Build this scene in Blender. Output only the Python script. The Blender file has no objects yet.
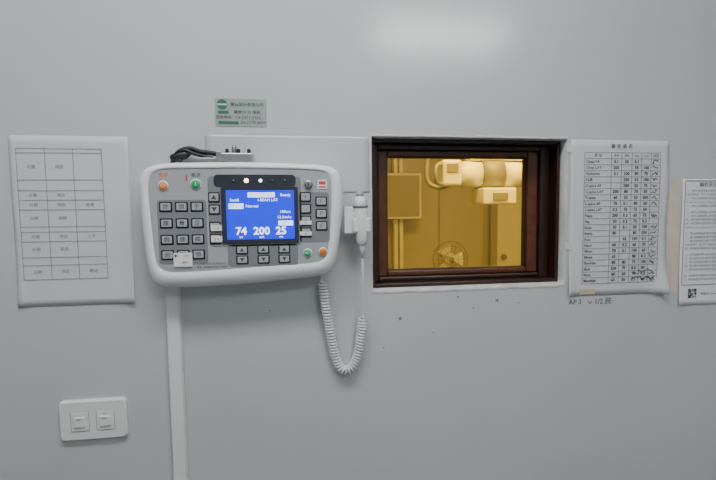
import bpy, bmesh, math, random
from mathutils import Matrix, Vector
random.seed(4)
Z0=1.5
col=bpy.context.scene.collection
# ------------------------------------------------------------ materials
def mat(name,color,rough=.5,metal=0,emit=None,es=0,noise=0,nscale=40,bump=0,bscale=80,spec=.5):
    m=bpy.data.materials.new(name);m.use_nodes=True
    nt=m.node_tree;b=nt.nodes['Principled BSDF']
    b.inputs['Base Color'].default_value=(*color,1)
    b.inputs['Roughness'].default_value=rough;b.inputs['Metallic'].default_value=metal
    b.inputs['Specular IOR Level'].default_value=spec
    if emit: b.inputs['Emission Color'].default_value=(*emit,1);b.inputs['Emission Strength'].default_value=es
    tc=nt.nodes.new('ShaderNodeTexCoord')
    if noise:
        n=nt.nodes.new('ShaderNodeTexNoise');n.inputs['Scale'].default_value=nscale;n.inputs['Detail'].default_value=4
        r=nt.nodes.new('ShaderNodeValToRGB')
        r.color_ramp.elements[0].position=.3;r.color_ramp.elements[1].position=.7
        r.color_ramp.elements[0].color=(*[c*(1-noise) for c in color],1)
        r.color_ramp.elements[1].color=(*[min(1,c*(1+noise)) for c in color],1)
        nt.links.new(tc.outputs['Object'],n.inputs['Vector']);nt.links.new(n.outputs['Fac'],r.inputs['Fac']);nt.links.new(r.outputs['Color'],b.inputs['Base Color'])
    if bump:
        n=nt.nodes.new('ShaderNodeTexNoise');n.inputs['Scale'].default_value=bscale;n.inputs['Detail'].default_value=3
        bp=nt.nodes.new('ShaderNodeBump');bp.inputs['Strength'].default_value=bump;bp.inputs['Distance'].default_value=.002
        nt.links.new(tc.outputs['Object'],n.inputs['Vector']);nt.links.new(n.outputs['Fac'],bp.inputs['Height']);nt.links.new(bp.outputs['Normal'],b.inputs['Normal'])
    return m
M_wall=mat('gloss_wall_paint',(.515,.54,.545),.17,noise=.035,nscale=2.6,bump=.15,bscale=34,spec=.6)
M_plaster=mat('plaster_edge',(.56,.56,.54),.7,noise=.12,nscale=30,bump=.8,bscale=60)
M_ceil=mat('ceiling_paint',(.60,.61,.61),.8,noise=.02,nscale=3)
M_floor=mat('floor_vinyl',(.14,.145,.145),.4,noise=.12,nscale=6)
M_wood=mat('dark_wood',(.024,.009,.005),.30,noise=.35,nscale=25)
M_wood2=mat('red_wood',(.095,.028,.011),.30,noise=.3,nscale=30)
M_body=mat('console_plastic_white',(.76,.785,.80),.42,noise=.01)
M_face=mat('console_membrane_grey',(.19,.205,.22),.5,noise=.02)
M_face2=mat('console_membrane_light',(.35,.37,.39),.5,noise=.02)
M_key=mat('key_grey',(.38,.40,.42),.45,noise=.03)
M_keyd=mat('key_frame_dark',(.018,.022,.028),.45,noise=.05)
M_bez=mat('screen_bezel',(.03,.035,.05),.3,noise=.05)
M_lcd=mat('lcd_blue',(.005,.01,.2),.3,emit=(.005,.020,1),es=1.25,noise=.02)
M_lcdw=mat('lcd_white',(.8,.85,1),.4,emit=(.70,.78,1),es=2.0)
M_orange=mat('button_orange',(.8,.25,.04),.4,noise=.03)
M_green=mat('button_green',(.03,.4,.15),.4,noise=.03)
M_red=mat('label_red',(.6,.06,.05),.5,noise=.03)
M_white=mat('white_plastic',(.72,.73,.72),.4,noise=.02)
M_paper=mat('paper',(.585,.60,.61),.75,noise=.02,nscale=8)
M_paperb=mat('paper_bright',(.76,.77,.78),.75,noise=.01,nscale=8)
M_papero=mat('paper_old',(.60,.54,.44),.8,noise=.08,nscale=18)
M_ink=mat('ink',(.06,.06,.07),.7,noise=.05)
M_inkl=mat('ink_light',(.18,.19,.20),.7,noise=.05)
M_inkb=mat('ballpoint_ink',(.05,.055,.12),.7,noise=.05)
M_tape=mat('brown_tape',(.50,.42,.28),.5,noise=.08)
M_stick=mat('sticker_grey_green',(.30,.34,.32),.5,noise=.03)
M_sgreen=mat('sticker_green',(.03,.14,.08),.5,noise=.05)
M_black=mat('black_rubber',(.010,.010,.012),.5,noise=.1)
M_metal=mat('metal_grey',(.36,.36,.36),.35,metal=.8,noise=.05)
M_inddim=mat('indicator_unlit_green',(.05,.16,.10),.4,noise=.03)
M_lampon=mat('indicator_lit',(1,.9,.7),.4,emit=(1,.82,.40),es=6)
M_lampon2=mat('indicator_lit_white',(1,1,1),.4,emit=(.7,.95,1),es=4)
M_rwall=mat('xray_room_wall',(.42,.41,.38),.6,noise=.04,nscale=2)
M_rpanel=mat('xray_room_panel',(.52,.50,.46),.6,noise=.04,nscale=3)
M_equip=mat('equipment_enamel',(.86,.86,.84),.4,noise=.03)
M_equip2=mat('equipment_grey',(.24,.24,.24),.4,noise=.03)
M_equip3=mat('equipment_light_grey',(.36,.35,.33),.4,noise=.03)
M_lamp=mat('lamp_diffuser',(.9,.9,.9),.5,emit=(.98,.99,1),es=19)
M_fill=mat('fill_lamp_diffuser',(.9,.9,.9),.5,emit=(.98,.99,1),es=20)
M_lamp2=mat('lamp_diffuser_xray_room',(.9,.9,.9),.5,emit=(1,.96,.88),es=44)
g=bpy.data.materials.new('amber_lead_glass');g.use_nodes=True
nt=g.node_tree;nt.nodes.clear()
o=nt.nodes.new('ShaderNodeOutputMaterial');mx=nt.nodes.new('ShaderNodeMixShader');tr=nt.nodes.new('ShaderNodeBsdfTransparent');gl=nt.nodes.new('ShaderNodeBsdfGlossy')
fr=nt.nodes.new('ShaderNodeFresnel');fr.inputs['IOR'].default_value=1.5
tr.inputs['Color'].default_value=(.96,.745,.24,1);gl.inputs['Roughness'].default_value=.03
nt.links.new(fr.outputs[0],mx.inputs[0]);nt.links.new(tr.outputs[0],mx.inputs[1]);nt.links.new(gl.outputs[0],mx.inputs[2]);nt.links.new(mx.outputs[0],o.inputs[0])
M_glass=g
# ------------------------------------------------------------ helpers
def empty(name,loc):
    e=bpy.data.objects.new(name,None);e.location=loc;e.empty_display_size=.05;col.objects.link(e);return e
def link(ob,parent):
    col.objects.link(ob)
    if parent is not None:
        ob.parent=parent;ob.matrix_parent_inverse=Matrix.Translation(-parent.location)
    return ob
def meshob(name,verts,faces,m,parent=None,smooth=False):
    me=bpy.data.meshes.new(name);me.from_pydata(verts,[],faces)
    bm=bmesh.new();bm.from_mesh(me);bmesh.ops.recalc_face_normals(bm,faces=bm.faces);bm.to_mesh(me);bm.free()
    me.materials.append(m)
    if smooth:
        for p in me.polygons:p.use_smooth=True
    return link(bpy.data.objects.new(name,me),parent)
def boxvf(x0,x1,y0,y1,z0,z1,base=0):
    v=[(x,y,z) for x in(x0,x1) for y in(y0,y1) for z in(z0,z1)]
    f=[(0,1,3,2),(4,6,7,5),(0,4,5,1),(2,3,7,6),(0,2,6,4),(1,5,7,3)]
    return v,[tuple(i+base for i in q) for q in f]
def box(name,x0,x1,y0,y1,z0,z1,m,parent=None,bev=0,seg=2):
    v,f=boxvf(x0,x1,y0,y1,z0,z1)
    ob=meshob(name,v,f,m,parent)
    if bev:
        b=ob.modifiers.new('bev','BEVEL');b.width=bev;b.segments=seg
    return ob
def boxes(name,lst,m,parent=None):
    V=[];Fc=[]
    for bx in lst:
        v,f=boxvf(*bx,base=len(V));V+=v;Fc+=f
    return meshob(name,V,Fc,m,parent)
def rr(name,cx,cz,w,h,r,yb,yf,m,parent,bev=.0006,n=5):
    pts=[]
    r=min(r,w/2-1e-5,h/2-1e-5)
    for sx,sz,a0 in((1,1,0),(-1,1,90),(-1,-1,180),(1,-1,270)):
        for i in range(n+1):
            a=math.radians(a0+90*i/n);pts.append((cx+sx*(w/2-r)+r*math.cos(a),cz+sz*(h/2-r)+r*math.sin(a)))
    rings=[(yb,0),(yf+bev,0),(yf,bev)]
    V=[];N=len(pts)
    for y,ins in rings:
        for x,z in pts:
            V.append((cx+(x-cx)*(1-2*ins/w),y,cz+(z-cz)*(1-2*ins/h)))
    Fc=[]
    for k in range(2):
        for i in range(N):
            j=(i+1)%N;Fc.append((k*N+i,k*N+j,(k+1)*N+j,(k+1)*N+i))
    Fc.append(tuple(range(N)));Fc.append(tuple(range(2*N,3*N)))
    return meshob(name,V,Fc,m,parent)
def text(body,x,y,z,size,m,parent,align='CENTER',name='lettering',sx=1,bold=0):
    c=bpy.data.curves.new('t','FONT');c.body=body;c.size=size;c.align_x=align;c.align_y='CENTER';c.offset=bold;c.resolution_u=2
    t=bpy.data.objects.new('t',c);col.objects.link(t)
    bpy.context.view_layer.update()
    me=bpy.data.meshes.new_from_object(t.evaluated_get(bpy.context.evaluated_depsgraph_get()))
    bpy.data.objects.remove(t)
    me.transform(Matrix.Translation((x,y,z))@Matrix.Rotation(math.pi/2,4,'X')@Matrix.Diagonal((sx,1,1,1)))
    me.materials.clear();me.materials.append(m)
    return link(bpy.data.objects.new(name,me),parent)
def tube(name,pts,r,m,parent,res=3,cyc=False,order=3):
    c=bpy.data.curves.new('c','CURVE');c.dimensions='3D';c.bevel_depth=r;c.bevel_resolution=res;c.use_fill_caps=True
    s=c.splines.new('POLY');s.points.add(len(pts)-1);s.use_cyclic_u=cyc
    for i,p in enumerate(pts):s.points[i].co=(*p,1)
    t=bpy.data.objects.new('t',c);col.objects.link(t);bpy.context.view_layer.update()
    me=bpy.data.meshes.new_from_object(t.evaluated_get(bpy.context.evaluated_depsgraph_get()));bpy.data.objects.remove(t)
    me.materials.clear();me.materials.append(m)
    for p in me.polygons:p.use_smooth=True
    return link(bpy.data.objects.new(name,me),parent)
def catmull(P,n,closed=False):
    out=[];N=len(P)
    rng=range(N) if closed else range(N-1)
    for i in rng:
        if closed: a,b,c,d=P[(i-1)%N],P[i],P[(i+1)%N],P[(i+2)%N]
        else: a,b,c,d=P[max(i-1,0)],P[i],P[i+1],P[min(i+2,N-1)]
        for k in range(n):
            t=k/n
            out.append(tuple(.5*((2*b[q])+(-a[q]+c[q])*t+(2*a[q]-5*b[q]+4*c[q]-d[q])*t*t+(-a[q]+3*b[q]-3*c[q]+d[q])*t**3) for q in range(len(a))))
    if not closed: out.append(P[-1])
    return out
def lathe(name,prof,center,axis,m,parent,n=28):
    ax=Vector(axis).normalized();u=ax.orthogonal().normalized();w=ax.cross(u)
    V=[];Fc=[]
    for r,t in prof:
        for i in range(n):
            a=2*math.pi*i/n;V.append(tuple(Vector(center)+ax*t+u*(r*math.cos(a))+w*(r*math.sin(a))))
    for k in range(len(prof)-1):
        for i in range(n):
            j=(i+1)%n;Fc.append((k*n+i,k*n+j,(k+1)*n+j,(k+1)*n+i))
    Fc.append(tuple(range(n)));Fc.append(tuple(range((len(prof)-1)*n,len(prof)*n)))
    ob=meshob(name,V,Fc,m,parent)
    for p in ob.data.polygons:p.use_smooth=len(p.vertices)==4
    return ob
# ------------------------------------------------------------ control room shell
RX0,RX1,RY0,H=-1.9,2.3,-2.9,2.6
T=.13
wx0,wx1,wz0,wz1=.112,.548,Z0-.187,Z0+.137
def wall_with_hole(name,X0,X1,hx0,hx1,hz0,hz1,y0,y1,m):
    xs=[X0,hx0,hx1,X1];zs=[0,hz0,hz1,H];V=[];Fc=[]
    for y in(y0,y1):
        for z in zs:
            for x in xs:V.append((x,y,z))
    def id(l,i,j):return l*16+j*4+i
    for l in(0,1):
        for i in range(3):
            for j in range(3):
                if i==1 and j==1:continue
                Fc.append((id(l,i,j),id(l,i+1,j),id(l,i+1,j+1),id(l,i,j+1)))
    for a,b in(((1,1),(2,1)),((2,1),(2,2)),((2,2),(1,2)),((1,2),(1,1))):
        Fc.append((id(0,*a),id(0,*b),id(1,*b),id(1,*a)))
    for k in range(3):
        Fc.append((id(0,k,0),id(0,k+1,0),id(1,k+1,0),id(1,k,0)));Fc.append((id(0,k,3),id(0,k+1,3),id(1,k+1,3),id(1,k,3)))
        Fc.append((id(0,0,k),id(0,0,k+1),id(1,0,k+1),id(1,0,k)));Fc.append((id(0,3,k),id(0,3,k+1),id(1,3,k+1),id(1,3,k)))
    return meshob(name,V,Fc,m)
wall_with_hole('wall_north',RX0-.1,RX1+.1,wx0,wx1,wz0,wz1,0,T,M_wall)
box('wall_west',RX0-.1,RX0,RY0,0,0,H,M_ceil)
box('wall_east',RX1,RX1+.1,RY0,0,0,H,M_ceil)
box('wall_south',RX0-.1,RX1+.1,RY0-.1,RY0,0,H,M_ceil)
box('floor',RX0-.1,RX1+.1,RY0-.1,3.3,-.1,0,M_floor)
box('ceiling',RX0-.1,RX1+.1,RY0-.1,3.3,H,H+.1,M_ceil)
boxes('baseboard_north',[(RX0,RX1,-.012,0,0,.09)],M_wood)
box('wall_xray_room_west',RX0-.1,-.7,T,3.2,0,H,M_rwall)
box('wall_xray_room_east',2.3,2.4,T,3.2,0,H,M_rwall)
box('wall_xray_room_north',RX0-.1,2.4,3.2,3.3,0,H,M_rwall)
def ring_boxes(x0,x1,z0,z1,l,r,t,b,y0,y1):
    return [(x0,x0+l,y0,y1,z0,z1),(x1-r,x1,y0,y1,z0,z1),(x0+l,x1-r,y0,y1,z1-t,z1),(x0+l,x1-r,y0,y1,z0,z0+b)]
def frame(name,x0,x1,z0,z1,l,r,t,b,y0,y1,m,parent,bev=.002):
    ob=boxes(name,ring_boxes(x0,x1,z0,z1,l,r,t,b,y0,y1),m,parent)
    bb=ob.modifiers.new('b','BEVEL');bb.width=bev;bb.segments=2;return ob
def plaster_lip():
    V=[];Fc=[]
    per=[]
    n=34
    for i in range(n):per.append((wx0+(wx1-wx0)*i/n,wz0,0,-1))
    for i in range(n):per.append((wx1,wz0+(wz1-wz0)*i/n,1,0))
    for i in range(n):per.append((wx1-(wx1-wx0)*i/n,wz1,0,1))
    for i in range(n):per.append((wx0,wz1-(wz1-wz0)*i/n,-1,0))
    N=len(per)
    for x,z,nx,nz in per:
        o=.002+random.random()*.003+(.004 if nz==-1 else 0)
        V.append((x+nx*o,-.0002,z+nz*o));V.append((x+nx*o*.5,-.0016,z+nz*o*.5))
        q=random.uniform(.0006,.0022)
        V.append((x-nx*.001,-q,z-nz*.001));V.append((x-nx*.0012,.03,z-nz*.0012))
    for i in range(N):
        j=(i+1)%N
        for k in range(3):Fc.append((i*4+k,j*4+k,j*4+k+1,i*4+k+1))
    return meshob('trim_1',V,Fc,M_plaster,None,True)
plaster_lip()
win=empty('window_1',((wx0+wx1)/2,.06,(wz0+wz1)/2))
lt=.008
e=.0015
frame('liner',wx0+e,wx1-e,wz0+e,wz1-e,lt,lt,lt,lt,.026,T,M_wood,win,.0015)
ix0,ix1,iz0,iz1=wx0+e+lt,wx1-e-lt,wz0+e+lt,wz1-e-lt
frame('outer_frame',ix0,ix1,iz0,iz1,.012,.024,.012,.010,.058,.10,M_wood,win,.003)
frame('sash',ix0+.012,ix1-.024,iz0+.010,iz1-.012,.022,.026,.014,.012,.070,.105,M_wood2,win,.003)
frame('glazing_bead',ix0+.032,ix1-.048,iz0+.020,iz1-.024,.004,.004,.004,.004,.078,.088,M_wood,win,.001)
box('amber_glass',ix0+.030,ix1-.045,.086,.098,iz0+.018,iz1-.022,M_glass,win)
# ------------------------------------------------------------ ceiling lights and an added fill
def ceiling_light(cx,cy,lx,ly,m):
    e=empty('ceiling_or_fill_light',(cx,cy,H))
    box('housing',cx-lx/2-.03,cx+lx/2+.03,cy-ly/2-.03,cy+ly/2+.03,H-.05,H,M_white,e,.005)
    box('diffuser',cx-lx/2,cx+lx/2,cy-ly/2,cy+ly/2,H-.056,H-.049,m,e)
ceiling_light(.78,-2.05,.8,.45,M_lamp)
ceiling_light(-.1,-.75,1.2,.3,M_fill)  # added unseen fill, hung near the wall to deepen shade under the console
ceiling_light(.9,.9,1.2,.5,M_lamp2)
# ------------------------------------------------------------ console
YF=-.066;K=1+YF
def DX(u):return (-.152+.0019175*(u-240)+7.1e-7*(u-240)**2)*K
def DZ(v):return Z0+(.080-(v-163)*.00201)*K
con=empty('xray_control_console',(DX(240),-.03,DZ(224)))
outer=[(168,163),(205,162),(240,161.5),(280,162),(315,163.5),(334,167),(342,178),(343.5,196),(341,225),(337,255),(332,270),(320,279),(280,283),(240,285.5),(195,287),(160,286.5),(147,281),(141,264),(138,230),(136,196),(137,178),(147,167)]
inner=[(170,169),(205,168.5),(240,168),(280,168.5),(312,169.5),(326,172),(331.5,180),(332,196),(330.5,225),(327.5,250),(324,259),(314,264),(280,266),(240,268),(195,270),(168,270),(157,266),(152,257),(149.5,230),(147.5,196),(148.5,180),(155,172)]
O=[(DX(a),DZ(b)) for a,b in catmull(outer,5,True)];I=[(DX(a),DZ(b)) for a,b in catmull(inner,5,True)]
N=len(O);cx0,cz0=DX(240),DZ(224)
rings=[(-.25,-.0005,.0),(-.0,-.004,0),(0,-.030,0),(.12,-.031,0),(.12,-.0335,0),(0,-.0345,0),(-.02,-.046,0),(.06,-.056,0),(.25,-.063,0),(.6,-.0675,0),(.93,-.0685,0),(1.0,-.066,0)]
V=[];Fc=[]
for t,y,_ in rings:
    for (a,b),(c,d) in zip(O,I):
        tt=t if t>=0 else 0
        x=a+(c-a)*tt;z=b+(d-b)*tt
        if t==-.25: x=cx0+(x-cx0)*.97;z=cz0+(z-cz0)*.96
        V.append((x,y,z))
for k in range(len(rings)-1):
    for i in range(N):
        j=(i+1)%N;Fc.append((k*N+i,k*N+j,(k+1)*N+j,(k+1)*N+i))
Fc.append(tuple(range(N)));Fc.append(tuple(range((len(rings)-1)*N,len(rings)*N)))
body=meshob('housing',V,Fc,M_body,con)
for p in body.data.polygons:p.use_smooth=len(p.vertices)==4
fa=[(cx0+(x-cx0)*.995,YF-.0006,cz0+(z-cz0)*.995) for x,z in I]
meshob('membrane',fa,[tuple(range(N))],M_face2,con)
yk=YF-.0006
def zone(name,u0,u1,v0,v1,m,r=.006,y=.0006,yb=None):
    return rr(name,(DX(u0)+DX(u1))/2,(DZ(v0)+DZ(v1))/2,DX(u1)-DX(u0),DZ(v0)-DZ(v1),r,yk+.0004,yk-y,m,con,.0003)
zone('keypad_zone',156,206,199,262,M_face,.006)
zone('screen_zone',208,301,176,246,M_face,.008)
zone('arrow_zone',226,297,244,266,M_face,.006)
zone('right_zone',299,329,192,243,M_face,.006)
zone('indicator_strip',214,296,174.5,187,M_bez,.008,.0010)
zone('bezel',221,298,186.5,243,M_bez,.004,.0022)
zone('lcd',226,294,190,239,M_lcd,.001,.0026)
yl=yk-.0030
def key(u,v,w=11,h=9,sym=None,m=M_key):
    x,z=DX(u),DZ(v);W=w*.0018;Hh=h*.00188
    rr('key_frame',x,z,W,Hh,.002,yk,yk-.0014,M_keyd,con,.0004)
    rr('key_cap',x,z+.0004,W*.76,Hh*.70,.0014,yk,yk-.0030,m,con,.0005)
    if sym:text(sym,x,yk-.0033,z,Hh*.55,M_ink,con,name='key_symbol')
syms=['肺','頭','手','腹','骨','足','胸','腰','膝','肩','肘','頸']
i=0
for v in(206,222,238,253):
    for u in(165,181,196.5):
        key(u,v,12.5,10,syms[i]);i+=1
for v,s in((197,'▲'),(209,'▼'),(226,'▲'),(238,'▼')):key(214,v,11.5,10.5,s)
for v,s in((197,'+'),(209,'-'),(221,'+'),(233,'-')):key(305.5,v,11.5,10.5,s)
for v in(201.5,214,226.5):key(321,v,12.5,10,'Ｆ')
for u in(240.5,262,283):
    key(u,249.5,12.5,8.8,'▲');key(u,259.5,12.5,8.8,'▼')
def button(u,v,r,m,ring=M_white):
    x,z=DX(u),DZ(v)
    lathe('button_ring',[(r*1.25,0),(r*1.25,.0015),(r*1.05,.0025)],(x,yk,z),(0,-1,0),ring,con)
    lathe('button_cap',[(r,0),(r,.003),(r*.8,.0042),(r*.3,.0046)],(x,yk,z),(0,-1,0),m,con)
button(163.5,185.5,.0075,M_orange);button(196.5,184,.0080,M_green)
button(306.5,254,.0070,M_green);button(322,253,.0070,M_orange)
text('O',DX(163.5),yk-.005,DZ(185.5),.009,M_paperb,con);text('I',DX(196.5),yk-.005,DZ(184),.010,M_paperb,con)
text('READY',DX(306.5),yk-.005,DZ(254),.0032,M_paperb,con);text('EXP',DX(322),yk-.005,DZ(253),.004,M_ink,con)
lathe('key_switch',[(.008,0),(.008,.004),(.0065,.006),(.004,.0062)],(DX(308.5),yk,DZ(184)),(0,-1,0),M_metal,con)
box('key_slot',DX(308.5)-.0008,DX(308.5)+.0008,yk-.0068,yk-.004,DZ(184)-.004,DZ(184)+.004,M_black,con)
zone('logo_label',317.5,327,179.5,189,M_paperb,.002,.0012);zone('logo_mark',319,325.5,181,184.5,M_red,.001,.0016)
zone('logo_mark',319,325.5,186,187.6,M_red,.0005,.0016)
for u,m,r in((234,M_inddim,.0022),(247,M_lampon,.0040),(261,M_lampon2,.0030),(273,M_inddim,.0022),(285,M_inddim,.0022)):
    lathe('indicator',[(r,0),(r,.002),(r*.5,.003)],(DX(u),yk-.0006,DZ(180.5)),(0,-1,0),m,con,16)
text('電源',DX(163.5),yk-.0004,DZ(175.5),.0085,M_orange,con)
text('電源',DX(196.5),yk-.0004,DZ(175.5),.0085,M_sgreen,con)
text('1',DX(187),yk-.0012,DZ(178),.016,M_red,con,bold=.0003)
zone('paper_label',171,190,251,264.5,M_paperb,.0005,.0036)
text('▶',DX(174),yk-.0040,DZ(254),.008,M_red,con);text('ON',DX(184),yk-.0040,DZ(254),.006,M_red,con);text('BED',DX(183),yk-.0040,DZ(260.5),.006,M_ink,con)
for v in(228,239):zone('paper_label',210,221,v-4,v+2,M_paperb,.0005,.0036)
zone('paper_label',299,311,221,225,M_paperb,.0005,.0036);zone('paper_label',299,311,232,236,M_paperb,.0005,.0036)
text('1 2',DX(215.5),yk-.0040,DZ(227),.007,M_red,con);text('3 4',DX(215.5),yk-.0040,DZ(238),.007,M_red,con)
text('A',DX(305),yk-.0040,DZ(223),.006,M_red,con);text('B',DX(305),yk-.0040,DZ(234),.006,M_red,con)
text('X-RAY CONTROL CONSOLE  220V~ 50/60Hz',DX(215),yk-.0004,DZ(262.5),.0052,M_ink,con)
text('警告 本設備限合格人員操作',DX(210),yk-.0004,DZ(266),.0045,M_ink,con)
def lz(u0,u1,v0,v1):
    box('lcd_field',DX(u0),DX(u1),yl-.0002,yl+.0005,DZ(v1),DZ(v0),M_lcdw,con)
lz(248,275,192.3,197)
text('AP NORMAL',DX(261.5),yl-.0006,DZ(194.8),.0078,M_lcd,con)
text('Ready',DX(285.5),yl-.0003,DZ(194.8),.0078,M_lcdw,con)
text('Small',DX(234.5),yl-.0003,DZ(199.8),.0078,M_lcdw,con)
text('I-BEAM LAT',DX(268),yl-.0003,DZ(199.8),.0072,M_lcdw,con)
lz(228.5,243.5,203,208.3);text('胸部 PA',DX(236),yl-.0006,DZ(205.8),.0078,M_lcd,con)
text('Normal',DX(252),yl-.0003,DZ(205.8),.0074,M_lcdw,con)
text('100cm',DX(285),yl-.0003,DZ(211.5),.0074,M_lcdw,con)
text('12.5mAs',DX(284),yl-.0003,DZ(217),.0074,M_lcdw,con)
lz(278,292.5,220.5,225.3);text('AEC',DX(285),yl-.0006,DZ(223),.0078,M_lcd,con)
for u,s,n in((240.5,'74','kV'),(261,'200','mA'),(280.5,'25','ms')):
    text(s,DX(u),yl-.0003,DZ(230.8),.0200,M_lcdw,con,bold=.0005);text(n,DX(u),yl-.0003,DZ(236.7),.0062,M_lcdw,con)
cc=empty('cable_connector',(DX(232),-.02,DZ(158)))
box('shell',DX(217),DX(251),-.034,-.006,DZ(160.5),DZ(151.5),M_metal,cc,.002)
box('shell_flange',DX(214),DX(219),-.036,-.004,DZ(160.5),DZ(150),M_metal,cc,.001)
box('shell_lip',DX(190),DX(218),-.030,-.010,DZ(161),DZ(156.5),M_metal,cc,.001)
for u in(224,236,247):lathe('screw',[(.0035,0),(.0035,.009),(.002,.010)],(DX(u),-.02,DZ(152)),(0,0,1),M_black,cc,12)
lathe('locking_post',[(.0045,0),(.0045,.014),(.003,.016)],(DX(232),-.024,DZ(152)),(0,0,1),M_metal,cc,14)
pts=catmull([(DX(222),-.020,DZ(154)),(DX(208),-.022,DZ(151.5)),(DX(196),-.020,DZ(150)),(DX(186),-.018,DZ(147)),(DX(178),-.018,DZ(148)),(DX(171),-.018,DZ(152)),(DX(167),-.018,DZ(158)),(DX(166),-.018,DZ(163.5))],6)
tube('cable',pts,.0046,M_black,cc)
pts=catmull([(DX(210),-.026,DZ(157)),(DX(192),-.026,DZ(153)),(DX(178),-.024,DZ(148.5)),(DX(170),-.022,DZ(154)),(DX(176),-.024,DZ(160.5))],6)
tube('cable_loop',pts,.0036,M_black,cc)
lathe('plug',[(.0055,0),(.0082,.004),(.0082,.028),(.003,.038)],(DX(164.5),-.020,DZ(157.5)),(1,0,.30),M_black,cc,14)
# ------------------------------------------------------------ hand switch
hs=empty('exposure_hand_switch',(.088,-.04,Z0-.03))
box('holder_plate',.052,.082,-.046,-.034,Z0-.062,Z0-.008,M_white,hs,.002)
box('holder_cup',.068,.104,-.058,-.0005,Z0-.060,Z0-.030,M_white,hs,.004)
tx,ty,tz=.084,-.046,Z0+.012
ax=Vector((.03,0,-1)).normalized()
lathe('grip',[(.008,.0),(.012,.003),(.0135,.010),(.0135,.016),(.0125,.020),(.0145,.026),(.0145,.05),(.0130,.070),(.0115,.088),(.009,.094),(.006,.098)],(tx,ty,tz),ax,M_white,hs)
lathe('trigger_button',[(.0075,0),(.0075,.008),(.005,.0105)],(tx,ty,tz+.0),(-.03,0,1),M_key,hs,20)
lathe('collar',[(.0150,.018),(.0155,.020),(.0150,.022)],(tx,ty,tz),ax,M_inkl,hs)
lathe('strain_relief',[(.0062,.094),(.0055,.10),(.004,.122)],(tx,ty,tz),ax,M_white,hs,16)
s0=Vector((tx,ty,tz))+ax*.118
straight=catmull([tuple(s0),(.088,-.044,Z0-.15),(.0885,-.030,Z0-.20),(.087,-.022,Z0-.235)],8)
tube('cord_straight',straight,.0026,M_white,hs)
path=catmull([(.087,-.022,Z0-.235),(.085,-.018,Z0-.27),(.078,-.015,Z0-.315),(.066,-.014,Z0-.343),(.050,-.014,Z0-.350),(.036,-.014,Z0-.335),(.026,-.015,Z0-.295),(.017,-.018,Z0-.24),(.010,-.022,Z0-.19),(.007,-.024,Z0-.155)],14)
P=[Vector(p) for p in path];L=[0]
for a,b in zip(P,P[1:]):L.append(L[-1]+(b-a).length)
tot=L[-1];turns=int(tot/.0062);pts=[];ns=turns*12;k=0
for i in range(ns+1):
    s=tot*i/ns
    while k<len(L)-2 and L[k+1]<s:k+=1
    f=(s-L[k])/(L[k+1]-L[k]);c=P[k].lerp(P[k+1],f);tg=(P[min(k+1,len(P)-1)]-P[max(k-1,0)]).normalized()
    yv=Vector((0,-1,0));nv=tg.cross(yv).normalized();a=2*math.pi*turns*i/ns
    R=.0078*min(1,i/14,(ns-i)/14)
    pts.append(tuple(c+nv*(R*math.cos(a))+yv*(R*math.sin(a))))
tube('cord_coiled',pts,.0023,M_white,hs,2)
tube('cord_entry',[(.007,-.024,Z0-.157),(.006,-.027,Z0-.143)],.003,M_white,hs)
# ------------------------------------------------------------ wire duct
wd=empty('wire_duct',(-.284,-.006,.7))
box('duct_base',-.2975,-.2705,-.008,-.0003,.09,Z0-.155,M_white,wd,.001)
box('duct_cover',-.2965,-.2715,-.014,-.007,.09,Z0-.155,M_white,wd,.0025)
# ------------------------------------------------------------ light switch
sw=empty('light_switch',(-.44,-.006,Z0-.42))
rr('plate',-.4405,Z0-.4205,.122,.080,.008,-.0003,-.009,M_white,sw,.003)
for x in(-.4175,-.4635):
    rr('rocker_frame',x,Z0-.422,.034,.040,.002,-.008,-.0098,M_key,sw,.0005)
    rr('module',x,Z0-.422,.031,.037,.002,-.008,-.0108,M_white,sw,.0008)
    rr('rocker',x,Z0-.422,.020,.020,.002,-.008,-.0140,M_white,sw,.001)
    box('rocker_mark',x-.004,x+.004,-.0146,-.0139,Z0-.4165,Z0-.4155,M_ink,sw)
text('AC',-.4175,-.0112,Z0-.4085,.006,M_inkl,sw)
# ------------------------------------------------------------ papers
def sheet(x0,x1,z0,z1,m,parent,y=-.0012,curl=.004,name='sheet',corner=0):
    n=24;V=[];Fc=[]
    for j in range(n+1):
        for i in range(n+1):
            u=i/n;v=j/n
            d=curl*(max(0,abs(u-.5)*2-.8)/.2)**2*(max(0,1-v*5))+curl*.35*(max(0,abs(u-.5)*2-.85)/.15)**2*(.5+.5*math.sin(v*11))
            d+=corner*max(0,(u+(1-v)-1.72)/.28)**2
            V.append((x0+(x1-x0)*u,y-d,z0+(z1-z0)*v))
    for j in range(n):
        for i in range(n):Fc.append((j*(n+1)+i,j*(n+1)+i+1,(j+1)*(n+1)+i+1,(j+1)*(n+1)+i))
    ob=meshob(name,V,Fc,m,parent,True)
    s=ob.modifiers.new('s','SOLIDIFY');s.thickness=.0003;return ob
def lines(xs,zs,y,w,m,parent,name='table_lines'):
    L=[]
    for x in xs:L.append((x-w/2,x+w/2,y-.0001,y,zs[-1],zs[0]))
    for z in zs:L.append((xs[0],xs[-1],y-.0001,y,z-w/2,z+w/2))
    return boxes(name,L,m,parent)
def lin(a,b,n):return [a+(b-a)*i/n for i in range(n+1)]
lp=empty('paper_form',(-.46,-.002,Z0-.03))
sheet(-.560,-.355,Z0-.194,Z0+.128,M_paper,lp,curl=.003,corner=.004)
lines([-.548,-.500,-.452,-.402],[Z0+z for z in(.104,.096,.046,.026,.008,-.010,-.042,-.052,-.070,-.100,-.115,-.142)],-.0022,.0009,M_inkl,lp)
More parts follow.
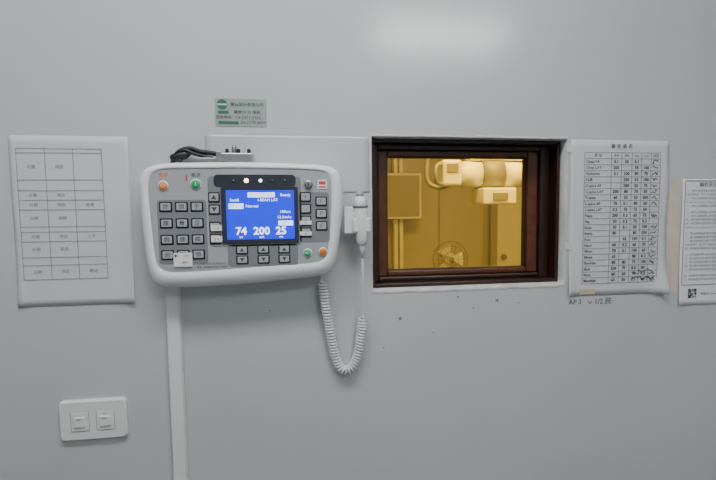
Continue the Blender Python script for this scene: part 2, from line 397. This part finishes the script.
for i,z in enumerate((.070,.017,-.001,-.026,-.061,-.085,-.128)):
    for x,s in((-.524,'日期'),(-.476,'項目')):text(s,x,-.0022,Z0+z,.0075,M_inkl,lp)
    if i in(2,4,6):text(random.choice(['上午','檢查','備註']),-.427,-.0022,Z0+z,.0080,M_inkl,lp)
tp=empty('exposure_chart',(.675,-.002,Z0-.035))
sheet(.556,.800,Z0-.216,Z0+.136,M_paper,tp,curl=.007,corner=.012)
text('醫 生 值 表',.68,-.0022,Z0+.122,.011,M_ink,tp)
xs=[.590,.655,.680,.706,.730,.754,.778];zs=[Z0+z for z in lin(.108,-.188,22)]
lines(xs,zs,-.0024,.0009,M_inkl,tp)
parts=['Chest PA','Chest LAT','Abdomen','KUB','C-spine AP','C-spine LAT','T-spine','L-spine AP','L-spine LAT','Pelvis','Hip','Knee','Ankle','Foot','Hand','Wrist','Elbow','Shoulder','Skull','Sinus','Mandible','Ribs']
def scribble(x,z,w,h,n,parent,m=M_inkb,y=-.0026):
    p=[];
    for i in range(n):p.append((x+w*i/n+random.uniform(-.3,.3)*w/n*2,y,z+random.uniform(-h,h)/2))
    tube('handwriting',catmull(p,4),.0006,m,parent,1)
for j in range(22):
    z=(zs[j]+zs[j+1])/2
    if j==0:
        for x,s in zip((.622,.667,.693,.718,.742,.766),('部 位','KV','MA','ms','cm','FFD')):text(s,x,-.0026,z,.0085,M_ink,tp)
        continue
    text(parts[j-1],.593,-.0026,z,.0085,M_ink,tp,'LEFT',bold=.0001)
    for x in(.667,.693,.718,.742):
        if random.random()<.93:text(str(random.choice([50,55,60,65,70,75,80,100,200,250,.1,.2])),x,-.0026,z,.0098,M_ink,tp,bold=.0002)
    if j%2==0 or random.random()<.3:scribble(.757,z,.018,.009,6,tp,y=-.0028)
scribble(.715,Z0-.178,.06,.008,18,tp,y=-.003);scribble(.72,Z0-.163,.05,.012,10,tp,y=-.003)
box('tape_piece',.585,.622,-.0030,-.0020,Z0-.212,Z0-.200,M_tape,tp)
for x,z in((.556,.115),(.556,-.10)):box('tape_piece',x-.010,x+.010,-.0021,-.0003,Z0+z-.008,Z0+z+.008,M_paper,tp)
hn=empty('handwritten_note',(.62,-.001,Z0-.228))
text('AP 3',.576,-.0002,Z0-.230,.016,M_inkb,hn,bold=.0002);scribble(.606,Z0-.230,.012,.014,5,hn,y=-.0006);text('1/2 肢',.645,-.0002,Z0-.231,.017,M_inkb,hn,bold=.0002)
op=empty('torn_paper_strip',(.815,-.001,Z0-.08))
V=[];Fc=[];n=24
for i in range(n+1):
    z=Z0-.215+.262*i/n;V+= [(.804+random.uniform(-.002,.002),-.0008,z),(.836,-.0008,z)]
for i in range(n):Fc.append((2*i,2*i+1,2*i+3,2*i+2))
meshob('strip',V,Fc,M_papero,op).modifiers.new('s','SOLIDIFY').thickness=.0004
no=empty('printed_notice',(.94,-.003,Z0-.1))
sheet(.837,1.047,Z0-.248,Z0+.049,M_paperb,no,y=-.0022,curl=.004)
boxes('print_frame',ring_boxes(.843,1.037,Z0-.20,Z0+.046,.0012,.0012,.0016,.0012,-.0036,-.0035),M_ink,no)
text('輻射安全注意事項公告',.94,-.0036,Z0+.036,.012,M_ink,no)
z=Z0+.022
k=0
while z>Z0-.192:
    s=random.choice(['一、操作人員應配戴人員劑量佩章並遵守規定事項','二、曝光前請確認防護門已關閉','警示燈亮時，非工作人員請勿進入檢查室','三、懷孕或疑似懷孕者請主動告知醫護人員','Radiation area, please keep the door closed.','四、請依標準作業程序執行攝影檢查並記錄'])
    text(s,.849,-.0036,z,.0060,M_inkl,no,'LEFT');z-=.0088;k+=1
    if k%5==0:z-=.006
box('seal',.955,.975,-.0037,-.0032,Z0-.12,Z0-.10,M_red,no)
qr=[]
for a in range(13):
    for b in range(13):
        edge=(a<4 and b<4) or (a<4 and b>8) or (a>8 and b>8)
        if (edge and not((a%9 in(1,) ) and (b%9 in(1,)))) or (not edge and random.random()<.5):
            qr.append((.862+a*.0017,.862+(a+1)*.0017,-.0036,-.0035,Z0-.231+b*.0017,Z0-.231+(b+1)*.0017))
boxes('qr_code',qr,M_ink,no)
text('掃描QR Code下載',.895,-.0036,Z0-.222,.007,M_ink,no,'LEFT')
# sticker
st=empty('service_sticker',(-.145,-.001,Z0+.178))
box('label_sheet',-.194,-.096,-.0010,-.0002,Z0+.151,Z0+.205,M_stick,st)
lathe('logo',[(.010,0),(.010,.0004)],(-.180,-.001,Z0+.193),(0,-1,0),M_sgreen,st,24)
box('logo_bar',-.189,-.171,-.0017,-.0013,Z0+.1915,Z0+.1945,M_paper,st)
text('醫儀股份有限公司',-.133,-.0013,Z0+.193,.0080,M_sgreen,st,bold=.0001)
box('bar',-.188,-.168,-.0014,-.0010,Z0+.175,Z0+.181,M_sgreen,st);box('bar',-.188,-.150,-.0014,-.0010,Z0+.155,Z0+.161,M_sgreen,st)
text('醫療 X 光 儀器',-.133,-.0013,Z0+.1785,.0078,M_ink,st);text('04-2371-3355',-.131,-.0013,Z0+.168,.0085,M_ink,st)
text('04-2378-8899',-.122,-.0013,Z0+.1585,.0085,M_ink,st);text('服務專線',-.178,-.0013,Z0+.168,.0075,M_ink,st)
ps=empty('backing_paper',(-.05,-.001,Z0+.11))
sheet(-.215,.108,Z0+.02,Z0+.135,M_wall,ps,y=-.0006,curl=.0006)
for (x,z,r,dk) in((.171,-.248,.0045,1),(.389,-.217,.0045,1),(.300,-.206,.003,1),(.44,-.225,.003,1),(.335,-.232,.0022,1),(.245,-.28,.004,0),(.135,-.31,.0025,1),(-.10,-.22,.002,1)):
    s=empty('screw_hole',(x,-.001,Z0+z))
    lathe('rim',[(r,0),(r*.93,.0008),(r*.5,.001)],(x,-.0001,Z0+z),(0,-1,0),M_key if dk else M_plaster,s,12)
    if dk:lathe('core',[(r*.5,0),(r*.45,.0004)],(x,-.0009,Z0+z),(0,-1,0),M_inkl,s,10)
sm=[]
for k in range(11):
    x=random.uniform(.22,.56);z=Z0-random.uniform(.200,.212);w=random.uniform(.002,.008)
    sm.append((x,x+w,-.0004,-.0001,z,z+random.uniform(.0008,.002)))
boxes('paint_chips',sm,M_key)
# ------------------------------------------------------------ x-ray room contents
xr=empty('xray_tube_unit',(.9,1.5,H))
dz=-.05
box('ceiling_rail',.0,2.2,1.32,1.38,H-.06,H,M_equip,xr);box('ceiling_rail',.0,2.2,1.62,1.68,H-.06,H,M_equip,xr)
box('carriage',.75,1.15,1.25,1.75,H-.12,H-.06,M_equip,xr,.01)
for k,(w,z0,z1) in enumerate(((.11,2.2,2.49),(.085,2.0,2.25),(.065,1.74,2.05))):
    box('telescopic_column',.95-w,.95+w,1.5-w,1.5+w,z0,z1,M_equip,xr,.008)
box('yoke',.80,1.10,1.44,1.56,1.765+dz,1.81+dz,M_equip,xr,.01)
lathe('tube_housing',[(.045,0),(.066,.02),(.070,.05),(.070,.12)],(.74,1.48,1.695+dz),(1,0,0),M_equip,xr)
lathe('tube_mount_ring',[(.078,.12),(.078,.24)],(.74,1.48,1.695+dz),(1,0,0),M_equip2,xr)
lathe('tube_housing_end',[(.070,.24),(.070,.32),(.066,.35),(.045,.37)],(.74,1.48,1.695+dz),(1,0,0),M_equip,xr)
box('collimator',.84,1.02,1.36,1.56,1.535+dz,1.622+dz,M_equip,xr,.01);box('collimator_window',.89,.97,1.352,1.362,1.560+dz,1.595+dz,M_equip2,xr)
box('control_head',.62,.72,1.34,1.46,1.63+dz,1.76+dz,M_equip,xr,.012);box('control_display',.64,.70,1.334,1.342,1.70+dz,1.74+dz,M_equip2,xr)
tube('handle',catmull([(.62,1.36,1.74+dz),(.575,1.30,1.72+dz),(.575,1.30,1.65+dz),(.62,1.36,1.64+dz)],6),.009,M_equip2,xr)
tube('hv_cable',catmull([(1.11,1.48,1.70+dz),(1.18,1.5,1.62+dz),(1.25,1.5,1.66),(1.24,1.5,1.95),(1.12,1.5,2.3),(1.1,1.5,2.5)],8),.016,M_equip2,xr)
tube('hv_cable',catmull([(.74,1.52,1.66+dz),(.66,1.6,1.58),(.60,1.62,1.66),(.66,1.6,2.0),(.8,1.55,2.3),(.85,1.5,2.5)],8),.013,M_equip2,xr)
bs=empty('chest_bucky_stand',(.56,3.0,0))
box('base_plate',.42,.72,2.85,3.15,0,.03,M_equip2,bs,.005)
box('column',.64,.72,3.02,3.12,.03,2.2,M_equip,bs,.006)
box('column_groove',.672,.688,3.014,3.022,.1,2.15,M_equip2,bs)
box('cassette_holder',.50,.86,2.93,3.01,1.36,1.74,M_equip,bs,.012)
box('cassette_front',.52,.84,2.922,2.932,1.38,1.72,M_equip3,bs,.004)
fan=empty('pedestal_fan',(.96,2.5,0))
fz=1.08
fc=(.96,2.42,fz)
lathe('base',[(.17,0),(.17,.02),(.05,.04),(.02,.05)],(.96,2.5,0),(0,0,1),M_equip,fan)
lathe('pole',[(.015,.04),(.012,fz-.03)],(.96,2.5,0),(0,0,1),M_equip,fan,14)
lathe('motor',[(.03,0),(.05,.02),(.05,.09),(.03,.11)],(.96,2.43,fz),(0,1,0),M_equip,fan)
for r,y in((.13,2.42),(.13,2.39),(.10,2.375),(.055,2.365)):
    tube('cage_ring',[(fc[0]+r*math.cos(a*math.pi/16),y,fc[2]+r*math.sin(a*math.pi/16)) for a in range(32)],.0024,M_equip2,fan,1,True)
for a in range(20):
    t=a*math.pi/10
    tube('cage_wire',[(fc[0]+r*math.cos(t),y,fc[2]+r*math.sin(t)) for r,y in((.03,2.365),(.10,2.375),(.13,2.39),(.13,2.42),(.05,2.45))],.0011,M_equip2,fan,1)
lathe('hub',[(.022,0),(.020,.01),(.01,.015)],(.96,2.37,fz),(0,-1,0),M_equip2,fan)
for k in range(3):
    t0=k*2*math.pi/3;V=[]
    for r,wd_ in((.02,.25),(.06,.55),(.11,.5)):
        for s in(-1,1):
            a=t0+s*wd_;V.append((fc[0]+r*math.cos(a),2.41+s*.012,fc[2]+r*math.sin(a)))
    meshob('blade',V,[(0,1,3,2),(2,3,5,4)],M_equip,fan)
pn=[]
for i in range(5):pn.append((-.6+i*.42,-.6+i*.42+.405,3.185,3.199,.1,H-.05))
boxes('trim_2',pn,M_rpanel)
dr=empty('door_1',(1.95,3.18,1.0))
box('leaf',1.60,2.25,3.15,3.19,0,2.1,M_equip,dr,.004);boxes('casing',ring_boxes(1.54,2.298,0,2.16,.06,.048,.06,.001,3.12,3.199),M_equip3,dr)
lathe('knob',[(.01,0),(.01,.03),(.025,.035),(.025,.055)],(1.66,3.15,1.0),(0,-1,0),M_metal,dr)
# ------------------------------------------------------------ camera & world
w=bpy.data.worlds.new('world');bpy.context.scene.world=w;w.use_nodes=True
w.node_tree.nodes['Background'].inputs[0].default_value=(.6,.65,.7,1);w.node_tree.nodes['Background'].inputs[1].default_value=.05
cd=bpy.data.cameras.new('camera');cam=bpy.data.objects.new('camera',cd);col.objects.link(cam)
cd.sensor_width=36;cd.lens=480/716*36;cd.shift_x=-38/716;cd.clip_start=.01
R=Matrix.Rotation(math.radians(-9.26),4,'Z')@Matrix.Rotation(math.radians(-4.5),4,'X')@Matrix.Rotation(math.radians(.37),4,'Y')@Matrix.Rotation(math.pi/2,4,'X')
cam.matrix_world=Matrix.Translation((0,-1,Z0))@R
bpy.context.scene.camera=cam
